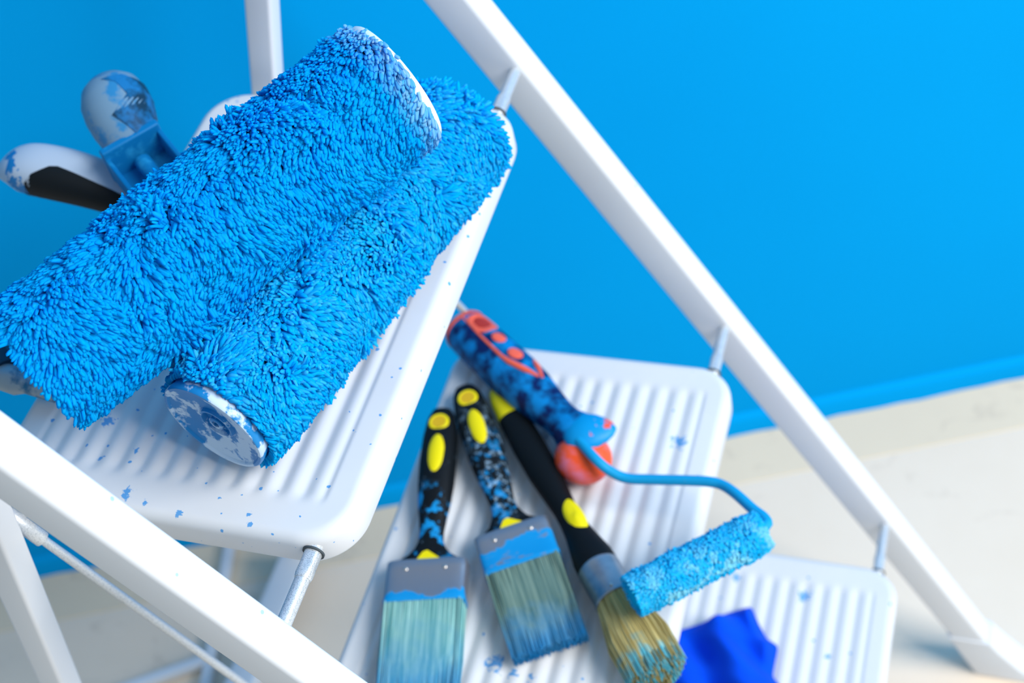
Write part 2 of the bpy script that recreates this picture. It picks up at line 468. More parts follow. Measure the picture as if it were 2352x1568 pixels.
for i in range(3):
    tr = tread(i).build('tread', M[['tread_top', 'tread_mid', 'tread_low'][i]], lad)
    # steel axle through the front of the tread, from rail to rail
    z = Z1-DZ*i-B_; x = DX*i; ri = RY[i]; sw = S_W[i]
    m = MB(); m.tube([(x, -ri-0.006, z), (x, -ri+0.004, z), (x, 0, z), (x, ri-0.004, z), (x, ri+0.006, z)], 0.0038, 20)
    ax = m.build('tread_axle', M['zinc_steel'], lad)
    for sy in (-1, 1):                      # crimped collar where the axle enters the tread, and the dark slot
        m = MB(); rings = []
        for q, (o, k) in enumerate(((-0.002, 0), (0.0, 0.1), (0.004, 0.45), (0.008, 0.45), (0.0125, 0.12), (0.015, 0))):
            y = sy*(sw+o); R = 0.0041+0.0006*(k > 0.05)
            rings.append([(x+R*(1-0.22*k*(1+math.cos(4*an+0.6)))*math.cos(an), y, z+R*(1-0.22*k*(1+math.cos(4*an+0.6)))*math.sin(an)) for an in np.linspace(0, 2*PI, 24, endpoint=False)])
        m.loft(rings); m.build('crimped_collar', M['zinc_steel'], ax)
        m = MB(); m.tube([(x, sy*(sw-0.0005), z), (x, sy*(sw+0.0005), z)], 0.0056, 24)
        m.build('slot', M['dark_rubber'], tr)
# rear legs, joined by a bar on the floor
def rear(z, sy): return np.array([-0.1385+0.2937*(z-0.75)-0.0177/2, sy*(0.1717+0.0167/2), z])
rtop = 0.86
for sy in (-1, 1):
    zs = [0.012, 0.3, 0.6, rtop]
    ex = np.array([1, 0, -0.2937]); ex /= np.linalg.norm(ex)
    m = MB(); m.loft([rrect(rear(z, sy), ex, Yv, 0.0177/2, 0.0167/2, 0.0025) for z in zs])
    rl = m.build('rear_leg', M['ladder_white'], lad)
    m = MB(); c = rear(rtop-0.012, sy); e = rail_c(rtop-0.012, sy); c2 = np.array([c[0], e[1], c[2]])
    m.tube([c-Yv*sy*0.012, c2+Yv*sy*0.006], 0.005, 16); m.build('hinge_pin', M['zinc_steel'], rl)
    m = MB(); c = rear(0.0, sy); m.loft([rrect(c+Z*z, np.array([1.0, 0, 0]), Yv, 0.013, 0.0105, 0.003) for z in (0.0002, 0.016)])
    m.build('rubber_foot', M['dark_rubber'], rl)
m = MB(); c0, c1 = rear(0.03, -1), rear(0.03, 1)
m.loft([rrect(c, np.array([1.0, 0, 0]), Z, 0.015, 0.010, 0.003) for c in (c0+Yv*0.0084, c1-Yv*0.0084)])
m.build('floor_crossbar', M['ladder_white'], lad)
m = MB(); c0, c1 = rail_c(1.0, -1), rail_c(1.0, 1)
m.loft([rrect(c, rnor, rdir, RG/2*0.9, 0.012, 0.004) for c in (c0, c1)])
m.build('top_crossbar', M['ladder_white'], lad)
# linkage rods that run parallel to the rails and fold the treads
YK = 0.1655
ka = CAM+ray(75, 1222)*((-YK-CAM[1])/ray(75, 1222)[1]); kb = CAM+ray(562, 1572)*((-YK-CAM[1])/ray(562, 1572)[1])
kd = (kb-ka)/np.linalg.norm(kb-ka)
def on_link(z, sy): return np.array([(ka+kd*((z-ka[2])/kd[2]))[0], sy*YK, z])
for sy in (-1, 1):
    A0 = on_link((ka-kd*0.03)[2] if sy < 0 else 0.655, sy); A1 = on_link(Z1-2*DZ-0.020, sy)
    m = MB(); m.tube([A0, (A0+A1)/2, A1], 0.0025, 14)
    lr = m.build('linkage_rod', M['zinc_steel'], lad)
    dd = (A1-A0)/np.linalg.norm(A1-A0)
    if sy < 0:
        m = MB(); s0 = A0+dd*0.012; m.tube([s0, s0+dd*0.001, s0+dd*0.024, s0+dd*0.025], [0.0040, 0.0046, 0.0046, 0.0040], 8)
        m.build('sleeve', M['zinc_steel'], lr)
        m = MB(); m.tube([A0+dd*0.004-Yv*0.006, A0+dd*0.004+Yv*0.006], 0.004, 16); m.build('bolt', M['zinc_steel'], lr)
    for i in range(0 if sy < 0 else 1, 3):  # pin that ties the rod to the side of each tread
        c = on_link(Z1-DZ*i-0.012, sy)
        m = MB(); m.tube([np.array([c[0], sy*(S_W[i]-0.002), c[2]]), c+Yv*sy*0.0032], 0.0022, 12); m.build('pin', M['zinc_steel'], lr)

# ------------------------------------------------------------------ napped rollers
def smooth_noise(rs, nu, nv):
    g = rs.normal(size=(nu, nv, 2))
    def f(u, v):                          # u, v in [0,1), v wraps
        x = u*(nu-1); y = v*nv
        i = np.clip(x.astype(int), 0, nu-2); j = np.floor(y).astype(int); fx = (x-i); fy = (y-j)
        fx = fx*fx*(3-2*fx); fy = fy*fy*(3-2*fy)
        a = g[i, j % nv]; b = g[i+1, j % nv]; c = g[i, (j+1) % nv]; d = g[i+1, (j+1) % nv]
        return (a*(1-fx)[:, None]+b*fx[:, None])*(1-fy)[:, None]+(c*(1-fx)[:, None]+d*fx[:, None])*fy[:, None]
    return f

def nap_mesh(name, near, far, rcore, length, width, count, seed, lean=0.9, cells=70, tipamt=0.0, sides=4, bias=(0, 0), flare=0.35, clump=0.5, squash=None, tip_fn=None, white_fn=None, ends=(1, 1)):
    rs = np.random.RandomState(seed)
    near, far = np.array(near, float), np.array(far, float)
    ax = far-near; Ln = np.linalg.norm(ax); ax /= Ln
    e1 = np.cross(ax, Z); e1 /= np.linalg.norm(e1); e2 = np.cross(e1, ax)   # e1 sideways, e2 up
    # jittered grid of roots
    ncirc = int(round(math.sqrt(count*2*PI*rcore/Ln))); nlen = int(round(count/ncirc))
    ii, jj = np.meshgrid(np.arange(nlen), np.arange(ncirc), indexing='ij')
    u = (ii.ravel()+0.5+rs.uniform(-.48, .48, ii.size))/nlen
    th = (jj.ravel()+0.5*(ii.ravel() % 2)+rs.uniform(-.48, .48, ii.size))/ncirc
    n = u.size
    # locks: every tuft belongs to the nearest lock centre, a lock leans one way
    cu = rs.uniform(0, 1, cells); ct = rs.uniform(0, 1, cells)
    cl = rs.normal(0, 1, (cells, 2))*0.8+np.array(bias)
    du = (u[:, None]-cu[None])*Ln; dt = (th[:, None]-ct[None]); dt = (dt-np.round(dt))*2*PI*rcore
    wob = smooth_noise(rs, 40, 40)(u, th)*0.004
    D = (du+wob[:, :1])**2+(dt*1.0+wob[:, 1:])**2
    ci = D.argmin(1)
    field = smooth_noise(rs, 14, 14)(u, th)
    dirp = cl[ci]*clump+field*0.55*(1-clump*0.4)+rs.normal(0, 0.22, (n, 2))+np.array(bias)*0.6
    mag = np.linalg.norm(dirp, axis=1, keepdims=True); dirp = dirp/np.maximum(mag, 1e-6)*np.tanh(mag*1.6)*lean
    # ends fan outwards
    edge0 = np.clip(1-u*Ln/0.012, 0, 1); edge1 = np.clip(1-(1-u)*Ln/0.012, 0, 1)
    dirp[:, 0] += (-edge0*ends[0]+edge1*ends[1])*flare*2
    ang = th*2*PI
    nr = np.cos(ang)[:, None]*e1+np.sin(ang)[:, None]*e2
    tg = -np.sin(ang)[:, None]*e1+np.cos(ang)[:, None]*e2
    root = near+ax*(u*Ln)[:, None]+nr*(rcore-0.001)
    ln = length*(1+rs.normal(0, 0.07, n))*(1+0.06*field[:, 0])*(1+0.10*np.clip(cl[ci, 0], -1, 1)*clump)*(1-0.42*np.exp(-((np.sort(D, 1)[:, 1]**0.5-np.sort(D, 1)[:, 0]**0.5)/0.0022)**2)*(clump > 0.3))
    ln *= 1-0.45*np.clip(edge0, 0, 1)*(ends[0] < 0)-0.12*np.clip(edge1, 0, 1)*(ends[1] < 0)
    wd_ = width*(1+rs.normal(0, 0.16, n))
    d0 = nr+0.35*(dirp[:, :1]*ax+dirp[:, 1:]*tg); d0 /= np.linalg.norm(d0, axis=1, keepdims=True)
    d1 = nr*0.28+1.3*(dirp[:, :1]*ax+dirp[:, 1:]*tg)+rs.normal(0, 0.12, (n, 3)); d1 /= np.linalg.norm(d1, axis=1, keepdims=True)
    prof = [(0.0, 0.72), (0.38, 1.0), (0.74, 1.08), (0.96, 0.80), (1.05, 0.0)]
    ring_pts = []
    s1 = np.cross(d0, rs.normal(0, 1, (n, 3))); s1 /= np.linalg.norm(s1, axis=1, keepdims=True); s2 = np.cross(d0, s1)
    for tt, rr in prof:
        c = root+ln[:, None]*(d0*(tt-0.5*tt*tt)+d1*(0.5*tt*tt))
        if squash is not None: c = squash(c)
        if rr == 0: ring_pts.append(c[:, None, :]); continue
        a = np.linspace(0, 2*PI, sides, endpoint=False)
        ring_pts.append(c[:, None, :]+(wd_*rr*0.5)[:, None, None]*(np.cos(a)[None, :, None]*s1[:, None]+np.sin(a)[None, :, None]*s2[:, None]))
    V = np.concatenate(ring_pts, 1); per = V.shape[1]
    V = V.reshape(-1, 3)
    q = []
    for k in range(len(prof)-2):
        for j in range(sides):
            q.append([k*sides+j, k*sides+(j+1) % sides, (k+1)*sides+(j+1) % sides, (k+1)*sides+j])
    t3 = [[(len(prof)-2)*sides+j, (len(prof)-2)*sides+(j+1) % sides, per-1] for j in range(sides)]
    q = np.array(q); t3 = np.array(t3)
    off = (np.arange(n)*per)[:, None, None]
    Q = (q[None]+off).reshape(-1, 4); T = (t3[None]+off).reshape(-1, 3)
    me = bpy.data.meshes.new(name)
    me.vertices.add(len(V)); me.vertices.foreach_set('co', V.ravel())
    nl = Q.size+T.size; me.loops.add(nl); me.loops.foreach_set('vertex_index', np.concatenate([Q.ravel(), T.ravel()]).astype(np.int32))
    npoly = len(Q)+len(T); me.polygons.add(npoly)
    ls = np.concatenate([np.arange(len(Q))*4, Q.size+np.arange(len(T))*3]).astype(np.int32)
    me.polygons.foreach_set('loop_start', ls)
    me.polygons.foreach_set('use_smooth', np.ones(npoly, bool))
    me.update(calc_edges=True)
    at_ = me.attributes.new('tuft', 'FLOAT_VECTOR', 'POINT')
    tip = np.clip(rs.uniform(0, 1, n)**3*tipamt, 0, 1)
    if tip_fn is not None: tip = np.clip(tip+tip_fn(u, th, rs), 0, 1)
    wht = np.zeros(n) if white_fn is None else np.clip(white_fn(u, th, rs), 0, 1)
    cv = np.stack([np.clip(rs.uniform(0, 1, n)*0.6+0.3*(field[:, 1]*0.5+0.5), 0, 1), tip, wht], 1)
    at_.data.foreach_set('vector', np.repeat(cv, per, 0).astype(np.float32).ravel())
    return me

def roller(label, near, far, R, rcaps, seed, mat, count, nap_len, press, far_off=0.0035, near_off=0.0035, **kw):
    near, far = np.array(near, float), np.array(far, float)
    base = (near+far)/2-Z*R
    r = empty('roller_sleeve', tuple(base), label, 'paint roller', 'fleecy roller sleeves on the top tread')
    ax = (far-near)/np.linalg.norm(far-near)
    rc = R-nap_len*0.56-0.0010
    m = MB(); m.tube([near+ax*0.008, far-ax*0.008], rc-0.0006, 48)
    m.build('core', M['backing_blue'], r, off=base)
    me = nap_mesh('nap', near+ax*near_off-base, far-ax*far_off-base, rc, nap_len, 0.0022, count, seed, squash=lambda c: press(c+base)-base, **kw)
    me.materials.append(M[mat]); o = bpy.data.objects.new('nap', me); COL.objects.link(o); o.parent = r; o['kind'] = 'stuff'
    e1 = np.cross(ax, Z); e1 /= np.linalg.norm(e1); e2 = np.cross(e1, ax)
    for p, s, rcap in ((near, -1, rcaps[0]), (far, 1, rcaps[1])):     # dished plastic cap with a raised rim and a hub
        def lathe(mb, prof):
            mb.loft([[p+ax*s*h+rr*(math.cos(a)*e1+math.sin(a)*e2) for a in np.linspace(0, 2*PI, 64, endpoint=False)] for h, rr in prof])
        m = MB(); lathe(m, [(-0.006, rcap-0.0015), (-0.001, rcap), (0.0012, rcap), (0.002, rcap-0.0007), (0.002, rcap-0.0022), (0.0008, rcap-0.003), (-0.0016, rcap*0.55), (-0.0022, rcap*0.36), (-0.0006, rcap*0.33), (-0.0006, rcap*0.29), (-0.0035, rcap*0.26), (-0.004, 0.001)])
        c = m.build('end_cap', M['end_cap_painted' if rcap < 0.03 else 'core_white'], r, off=base)
        m = MB(); lathe(m, [(-0.006, 0.0042), (-0.001, 0.0042), (-0.0006, 0.0036), (-0.0006, 0.0021), (-0.004, 0.0019)])
        m.build('hub', M['end_cap_painted'], c, off=base)
    return r
nB, fB = np.array([-0.0519, -0.1224, Z1+0.0373]), np.array([0.0023, 0.0902, Z1+0.0373])
nA, fA = np.array([-0.118, -0.1326, 0.7774]), np.array([0.0061, 0.0392, 0.8051])
def pusher(p0, p1, rad):                    # nap flattened against the tread below and the neighbouring sleeve
    d = (p1-p0)/np.linalg.norm(p1-p0)
    def f(c):
        c = c.copy(); c[:, 2] = np.maximum(c[:, 2], Z1+0.0016)
        w_ = c-p0; a = (w_@d)[:, None]*d; q = w_-a; r_ = np.linalg.norm(q, axis=1); k = np.maximum(rad/np.maximum(r_, 1e-6), 1.0)
        inside = ((w_@d) > 0) & ((w_@d) < np.linalg.norm(p1-p0))
        return np.where(inside[:, None], p0+a+q*k[:, None], c)
    return f
roller('blue fleecy roller sleeve lying flat on the tread, white end cap facing forward', nB, fB+(fB-nB)*0.02, 0.0368, (0.0288, 0.0288), 11, 'nap_matted', 25000, 0.0102,
       pusher(nA, fA, 0.0320), bias=(-0.3, -0.6), clump=0.34, cells=40, tipamt=0.45, flare=0.3, ends=(-0.9, 1))
roller('shaggy blue roller sleeve leaning on top of the other sleeve', nA, fA, 0.0376, (0.0285, 0.0340), 5, 'nap_blue', 28000, 0.0112,
       pusher(nB, fB, 0.0320), bias=(-0.5, -0.6), clump=0.55, cells=48, tipamt=0.25, flare=0.3, ends=(1.3, 0.14), far_off=-0.0008, near_off=-0.002,
       white_fn=lambda u, th, rs: np.clip((u-0.945)/0.055, 0, 1)*rs.uniform(0.2, 0.9, len(u)))

# ------------------------------------------------------------------ flat brushes
HPROF = [(0.0, 0.0035), (0.015, 0.0125), (0.05, 0.0170), (0.1, 0.0195), (0.2, 0.0222), (0.35, 0.0233), (0.5, 0.0226), (0.62, 0.0205), (0.72, 0.0172), (0.80, 0.0152), (0.86, 0.0155), (0.905, 0.0195), (0.94, 0.0285), (0.965, 0.0385), (0.985, 0.046), (1.0, 0.0475)]
def frame_to(p_from, p_to, tilt=0.0):
    x = p_to-p_from; x /= np.linalg.norm(x); y = np.cross(Z, x); y /= np.linalg.norm(y); z = np.cross(x, y)
    return x, y, z
def bristles(mb, n, seed, x0, length, a0, b0, a1, b1, rad, round_=False, bend=0.0):
    rs = np.random.RandomState(seed)
    for i in range(n):
        if round_:
            rr, an = math.sqrt(rs.uniform(0, 1)), rs.uniform(0, 2*PI)
            u, v = rr*math.cos(an), rr*math.sin(an)
        else: u, v = rs.uniform(-1, 1), rs.uniform(-1, 1)
        L = length*(1-(0.17*(u*u+v*v) if round_ else 0.02)+rs.normal(0, 0.012))
        j = rs.normal(0, 0.02, 4)
        p0 = (x0, u*a0, v*b0); p1 = (x0+L*0.55, u*(a0*0.35+a1*0.65)*(1+j[0])*(1.14 if round_ else 1), v*(b0*0.35+b1*0.65)*(1+j[1])); p2 = (x0+L, u*a1*(1+j[2]), v*b1*(1+j[3])-bend)
        mb.tube([p0, p1, p2], [rad, rad, rad*0.45], 4, cap=False)

def flat_brush(label, tip, fer, key, width, total_after, zc, hs=1.0):
    p0 = at(*tip, zc); p1 = at(*fer, zc)
    x, y, z = frame_to(p0, p1)
    mat = Matrix(((x[0], y[0], z[0], p1[0]), (x[1], y[1], z[1], p1[1]), (x[2], y[2], z[2], p1[2]), (0, 0, 0, 1)))
    r = empty('flat_paintbrush', None, label, 'paintbrush', mat=mat)
    HL = float(np.linalg.norm(p1-p0)); k = width/0.0525
    m = MB(); secs = []
    for f_, wv in HPROF:
        th = 0.0042+0.0058*math.sin(PI*min(1, f_*1.15+0.06))*(1 if f_ < .84 else 0.9)
        if f_ == 0: th = 0.002
        secs.append(((-HL*(1-f_), 0, 0), (0, 1, 0), (0, 0, 1), wv/2*(k if f_ > 0.93 else hs), th, 2.3 if f_ < .9 else 3.0))
    m.sections(secs, 32)
    h = m.build('handle', M['handle_'+key], r)
    # eyelet ring, inlay, badge
    def top_z(f_):
        return 0.0042+0.0058*math.sin(PI*min(1, f_*1.15+0.06))
    xe = -HL*0.875; m = MB(); ring = []
    zt = top_z(0.125)
    for a in np.linspace(0, 2*PI, 28, endpoint=False):
        ring.append([(xe+(0.0058+0.0014*math.cos(b))*math.cos(a), (0.0058+0.0014*math.cos(b))*math.sin(a), zt-0.0006+0.0014*math.sin(b)) for b in np.linspace(0, 2*PI, 10, endpoint=False)])
    m.loft(ring, closed=True); e = m.build('eyelet', M['yellow_plastic'], r)
    m = MB(); m.tube([(xe, 0, zt-0.003), (xe, 0, zt+0.0005)], 0.0054, 24); m.build('eyelet_recess', M['yellow_dark'], e)
    def dome(cx, cy, a, b, z0, hh, mat_, nm):
        mb = MB(); rr = []
        for q in np.linspace(0, PI/2*0.97, 7):
            rr.append([(cx+a*math.cos(q)*math.cos(t), cy+b*math.cos(q)*math.sin(t), z0+hh*math.sin(q)-0.0016*(math.cos(q)*math.sin(t)*b/0.011)**2) for t in np.linspace(0, 2*PI, 32, endpoint=False)])
        mb.loft(rr); return mb.build(nm, mat_, r)
    dome(-HL*0.655, 0.0003, 0.0165, 0.0060, top_z(0.35)-0.0013, 0.0024, M['yellow_plastic'], 'inlay')
    m = MB(); zt = 0.0094*0.62
    tri = [(-0.0075, 0.0000), (-0.0012, 0.0085), (-0.0012, -0.0065), (-0.0065, -0.0030)]
    m.loft([[(a, b, zz) for a, b in tri] for zz in (0.003, 0.0068)]); m.build('badge', M['yellow_plastic'], r, smooth=False)
    # ferrule
    FL = 0.0295; m = MB()
    m.sections([((-0.0012, 0, 0), (0, 1, 0), (0, 0, 1), width/2*0.97, 0.0068, 7), ((0, 0, 0), (0, 1, 0), (0, 0, 1), width/2, 0.0078, 7), ((0.006, 0, 0), (0, 1, 0), (0, 0, 1), width/2, 0.0080, 7), ((FL-0.004, 0, 0), (0, 1, 0), (0, 0, 1), width/2, 0.0080, 7), ((FL-0.003, 0, 0), (0, 1, 0), (0, 0, 1), width/2+0.0004, 0.0085, 7), ((FL, 0, 0), (0, 1, 0), (0, 0, 1), width/2+0.0002, 0.0082, 7)], 56)
    fe = m.build('ferrule', M['ferrule_'+key], r)
    for sgn in (-1, 1):
        m = MB(); cy = sgn*width*0.245
        m.loft([[(0.0065+rr*math.cos(a), cy+rr*math.sin(a), zz) for a in np.linspace(0, 2*PI, 14, endpoint=False)] for zz, rr in ((0.0074, 0.0015), (0.0084, 0.0014), (0.0089, 0.0008))])
        m.build('nail', M['nail_steel'], fe)
    # bristles: packed core plus single hairs
    BL = total_after-FL
    m = MB(); m.sections([((FL-0.002, 0, 0), (0, 1, 0), (0, 0, 1), width/2*0.95, 0.0074, 5), ((FL+BL*0.5, 0, 0), (0, 1, 0), (0, 0, 1), width/2*0.94, 0.0072, 4), ((FL+BL*0.95, 0, 0), (0, 1, 0), (0, 0, 1), width/2*0.90, 0.0042, 3)], 40)
    b = m.build('bristle_pack', M['bristle_'+key], r)
    m = MB(); bristles(m, 1500, 3 if key == 'plain' else 8, FL-0.001, BL, width/2*0.965, 0.0078, width/2*0.95, 0.0052, 0.00042)
    bb = m.build('bristle_hairs', M['bristle_'+key], b); bb['kind'] = 'stuff'
    return r
flat_brush('flat paintbrush with clean black handle nearest the back edge of the middle tread', (1017, 942), (985, 1298), 'plain', 0.0525, 0.102, Z1-DZ+0.0106, 1.09)
flat_brush('flat paintbrush with white and blue spattered handle, between the other two brushes', (1066, 890), (1176, 1222), 'splashed', 0.0500, 0.092, Z1-DZ+0.0106, 1.12)

# ------------------------------------------------------------------ round brush
def round_brush():
    z0 = Z1-DZ
    p0 = at(1138, 888, z0+0.0128); p1 = at(1374, 1304, z0+0.0148)
    x, y, z = frame_to(p0, p1)
    mat = Matrix(((x[0], y[0], z[0], p1[0]), (x[1], y[1], z[1], p1[1]), (x[2], y[2], z[2], p1[2]), (0, 0, 0, 1)))
    r = empty('round_paintbrush', None, 'round paintbrush with steel collar and beige bristles tipped blue, under the mini roller', 'paintbrush', mat=mat)
    HL = float(np.linalg.norm(p1-p0))
    pr = [(0.0, 0.003, 0.0025), (0.02, 0.0065, 0.005), (0.08, 0.0088, 0.0065), (0.18, 0.0102, 0.0075), (0.35, 0.0112, 0.0085), (0.5, 0.0110, 0.0088), (0.62, 0.0092, 0.0085), (0.70, 0.0080, 0.0080), (0.76, 0.0080, 0.0080), (0.83, 0.0092, 0.0092), (0.90, 0.0115, 0.0113), (0.95, 0.0132, 0.0128), (1.0, 0.0136, 0.0134)]
    cut = 0.2
    def sec(rows): return [((-HL*(1-f_), 0, -0.002*(1-f_)), (0, 1, 0), (0, 0, 1), a, b, 2.1) for f_, a, b in rows]
    m = MB(); m.sections(sec([q for q in pr if q[0] >= 0.18]), 28); m.build('handle', M['handle_round'], r)
    m = MB(); m.sections(sec([q for q in pr if q[0] <= 0.18]), 28); m.build('handle_tip', M['yellow_plastic'], r)
    m = MB(); rr = []
    cx = -HL*0.225
    for q in np.linspace(0, PI/2*0.97, 7):
        rr.append([(cx+0.0165*math.cos(q)*math.cos(t), 0.0022+0.0064*math.cos(q)*math.sin(t), 0.0055+0.0040*math.sin(q)+0.0006*math.cos(t)) for t in np.linspace(0, 2*PI, 32, endpoint=False)])
    m.loft(rr); m.build('inlay', M['yellow_plastic'], r)
    FL = 0.027
    m = MB(); m.tube([(-0.001, 0, 0), (0, 0, 0), (0.002, 0, 0), (FL-0.003, 0, 0), (FL-0.0022, 0, 0), (FL-0.0006, 0, 0), (FL, 0, 0)], [0.0128, 0.0136, 0.0138, 0.0138, 0.0142, 0.0142, 0.0136], 40)
    fe = m.build('ferrule', M['ferrule_round'], r)
    m = MB(); m.tube([(FL-0.004, 0, 0.0132), (FL-0.004, 0, 0.0152)], [0.0014, 0.0008], 12); m.build('rivet', M['nail_steel'], fe)
    BL = 0.066
    m = MB(); m.sections([((FL-0.002, 0, 0), (0, 1, 0), (0, 0, 1), 0.0122, 0.0122, 2), ((FL+BL*0.4, 0, 0.000), (0, 1, 0), (0, 0, 1), 0.0165, 0.0128, 2), ((FL+BL*0.7, 0, 0), (0, 1, 0), (0, 0, 1), 0.0180, 0.0128, 2), ((FL+BL*0.82, 0, 0), (0, 1, 0), (0, 0, 1), 0.0120, 0.0085, 2), ((FL+BL*0.86, 0, 0), (0, 1, 0), (0, 0, 1), 0.004, 0.003, 2)], 28)
    b = m.build('bristle_pack', M['bristle_round'], r)
    m = MB(); bristles(m, 1500, 21, FL-0.001, BL, 0.0128, 0.0128, 0.0190, 0.0130, 0.0005, True)
    bb = m.build('bristle_hairs', M['bristle_round'], b); bb['kind'] = 'stuff'
round_brush()

# ------------------------------------------------------------------ mini roller
def mini_roller():
    z0 = Z1-DZ
    h0 = at(1068, 757, z0+0.0178); h1 = at(1312, 985, z0+0.0215)
    base = np.array([(h0[0]+h1[0])/2, (h0[1]+h1[1])/2, z0])
    r = empty('mini_roller', tuple(base), 'mini paint roller with navy and orange handle and bent blue wire on the middle tread', 'paint roller')
    x = h1-h0; HL = np.linalg.norm(x); x /= HL; y = np.cross(Z, x); y /= np.linalg.norm(y); zz = np.cross(x, y)
    def lp(a, b, c): return h0+x*a+y*b+zz*c
    pr = [(0.0, 0.0150, 0.0140), (0.03, 0.0166, 0.0156), (0.12, 0.0172, 0.0164), (0.3, 0.0176, 0.0172), (0.5, 0.0180, 0.0174), (0.65, 0.0168, 0.0166), (0.8, 0.0138, 0.0138), (0.9, 0.0122, 0.0124), (0.97, 0.0128, 0.0132), (1.02, 0.0150, 0.0150), (1.06, 0.0150, 0.0146), (1.085, 0.0110, 0.0110)]
    m = MB(); m.sections([(lp(f_*HL, 0, 0), y, zz, a, b, 2.2) for f_, a, b in pr], 36)
    h = m.build('handle', M['grip_painted'], r, off=base)
    m = MB(); m.sections([(lp(a, 0, 0), y, zz, ra, rb, 2.2) for a, ra, rb in ((-0.0035, 0.0125, 0.0115), (-0.003, 0.0150, 0.0140), (0.0, 0.0164, 0.0154), (0.0012, 0.0166, 0.0156))], 36)
    m.build('end_rim', M['orange_inlay'], r, off=base)
    # petal-shaped stop and the orange lobe under it
    pc = at(1352, 992, z0+0.030); tip = at(1416, 984, z0+0.031)
    dx = tip-pc; dl = np.linalg.norm(dx); dx /= dl; dy = np.cross(Z, dx)
    m = MB(); secs = []
    for f_, a, b in ((-0.9, 0.004, 0.003), (-0.75, 0.0105, 0.0058), (-0.45, 0.0140, 0.0075), (-0.1, 0.0150, 0.0080), (0.3, 0.0128, 0.0066), (0.65, 0.0092, 0.0046), (0.88, 0.0052, 0.0028), (0.99, 0.0012, 0.0010)):
        secs.append((pc+dx*dl*f_, dy, Z, a, b, 2.0))
    m.sections(secs, 32); m.build('finger_stop', M['petal_painted'], r, off=base)
    oc = at(1340, 1052, z0+0.0170); ox = at(1396, 1078, z0+0.0170)-oc; ox[2] = 0; ol = np.linalg.norm(ox); ox /= ol; oy = np.cross(Z, ox)
    m = MB(); secs = []
    for q in np.linspace(-PI/2*0.96, PI/2*0.96, 14):
        secs.append((oc+ox*0.0195*math.sin(q)-oy*0.0, oy, Z, 0.0185*math.cos(q), 0.0160*math.cos(q), 2.0))
    m.sections(secs, 32); m.build('collar', M['orange_rubber'], r, off=base)
    # orange hanging hole, dots and piping on the upper side
    up_ = zz
    def surf(a, b, lift=0.0):
        f_ = a/HL; ra = np.interp(f_, [q[0] for q in pr], [q[1] for q in pr]); rb = np.interp(f_, [q[0] for q in pr], [q[2] for q in pr])
        s = np.clip(b/ra, -0.999, 0.999)
        return lp(a, b, (rb+lift)*(1-abs(s)**2.2)**(1/2.2))
    def patch(nm, a0, b0, la, lb, lift, mat, par=None):
        mb = MB(); rr = []
        for k, li in ((1.0, -0.001), (1.0, lift*0.6), (0.82, lift), (0.4, lift), (0.02, lift)):
            rr.append([surf(a0+la*k*math.cos(t), b0+lb*k*math.sin(t), li) for t in np.linspace(0, 2*PI, 24, endpoint=False)])
        mb.loft(rr); return mb.build(nm, mat, par or r, off=base)
    vis = 0.0075                       # patches sit towards the upper side that faces the window
    hole = MB(); rr = []
    for k, li in ((1.0, -0.001), (1.0, 0.0010), (0.72, 0.0012), (0.62, 0.0002)):
        rr.append([surf(0.0170+0.0112*k*math.copysign(abs(math.cos(t))**0.7, math.cos(t)), vis+0.0084*k*math.copysign(abs(math.sin(t))**0.7, math.sin(t)), li) for t in np.linspace(0, 2*PI, 32, endpoint=False)])
    hole.loft(rr); ho = hole.build('hanging_eye', M['orange_inlay'], r, off=base)
    patch('eye_recess', 0.0170, vis, 0.0072, 0.0056, 0.0004, M['orange_deep'], ho)
    patch('dot', 0.0385, vis, 0.0058, 0.0044, 0.0012, M['orange_inlay'])
    patch('dot', 0.0595, vis-0.0005, 0.0062, 0.0046, 0.0012, M['orange_inlay'])
    for k, pts in enumerate((((0.001, 0.0005), (0.03, -0.0015), (0.055, -0.0020), (0.064, -0.0010), (0.077, 0.0030), (0.087, 0.0065)), ((0.070, 0.0140), (0.078, 0.0118), (0.089, 0.0080)))):
        mb = MB(); rad = [0.0010, 0.0011, 0.0014, 0.0022, 0.0022, 0.0010] if k == 0 else [0.001, 0.0022, 0.001]
        mb.tube([surf(a, b, 0.0002) for a, b in pts], rad, 10); mb.build('piping', M['orange_inlay'], r, off=base)
    # bent wire
    ctrl = [at(1330, 1012, z0+0.033), at(1368, 1054, z0+0.035), at(1402, 1082, z0+0.030), at(1440, 1098, z0+0.027), at(1500, 1101, z0+0.028), at(1580, 1103, z0+0.031), at(1630, 1106, z0+0.033), at(1660, 1114, z0+0.034), at(1690, 1134, z0+0.037), at(1728, 1168, z0+0.040), at(1752, 1186, z0+0.042), at(1763, 1200, z0+0.043)]
    P_ = [np.array(c) for c in ctrl]; pts = []
    for i in range(len(P_)-1):
        a, b, c, d = P_[max(i-1, 0)], P_[i], P_[i+1], P_[min(i+2, len(P_)-1)]
        for s in np.linspace(0, 1, 5, endpoint=False):
            pts.append(0.5*((2*b)+(c-a)*s+(2*a-5*b+4*c-d)*s*s+(3*b-a-3*c+d)*s**3))
    pts.append(P_[-1])
    n_, f_ = at(1459, 1366, z0+0.0465), at(1742, 1222, z0+0.0440)
    ax = (f_-n_)/np.linalg.norm(f_-n_)
    pts += [f_+ax*0.003, f_-ax*0.02, n_+ax*0.01]
    m = MB(); m.tube(pts, 0.0034, 14); m.build('wire_frame', M['wire_painted'], r, off=base)
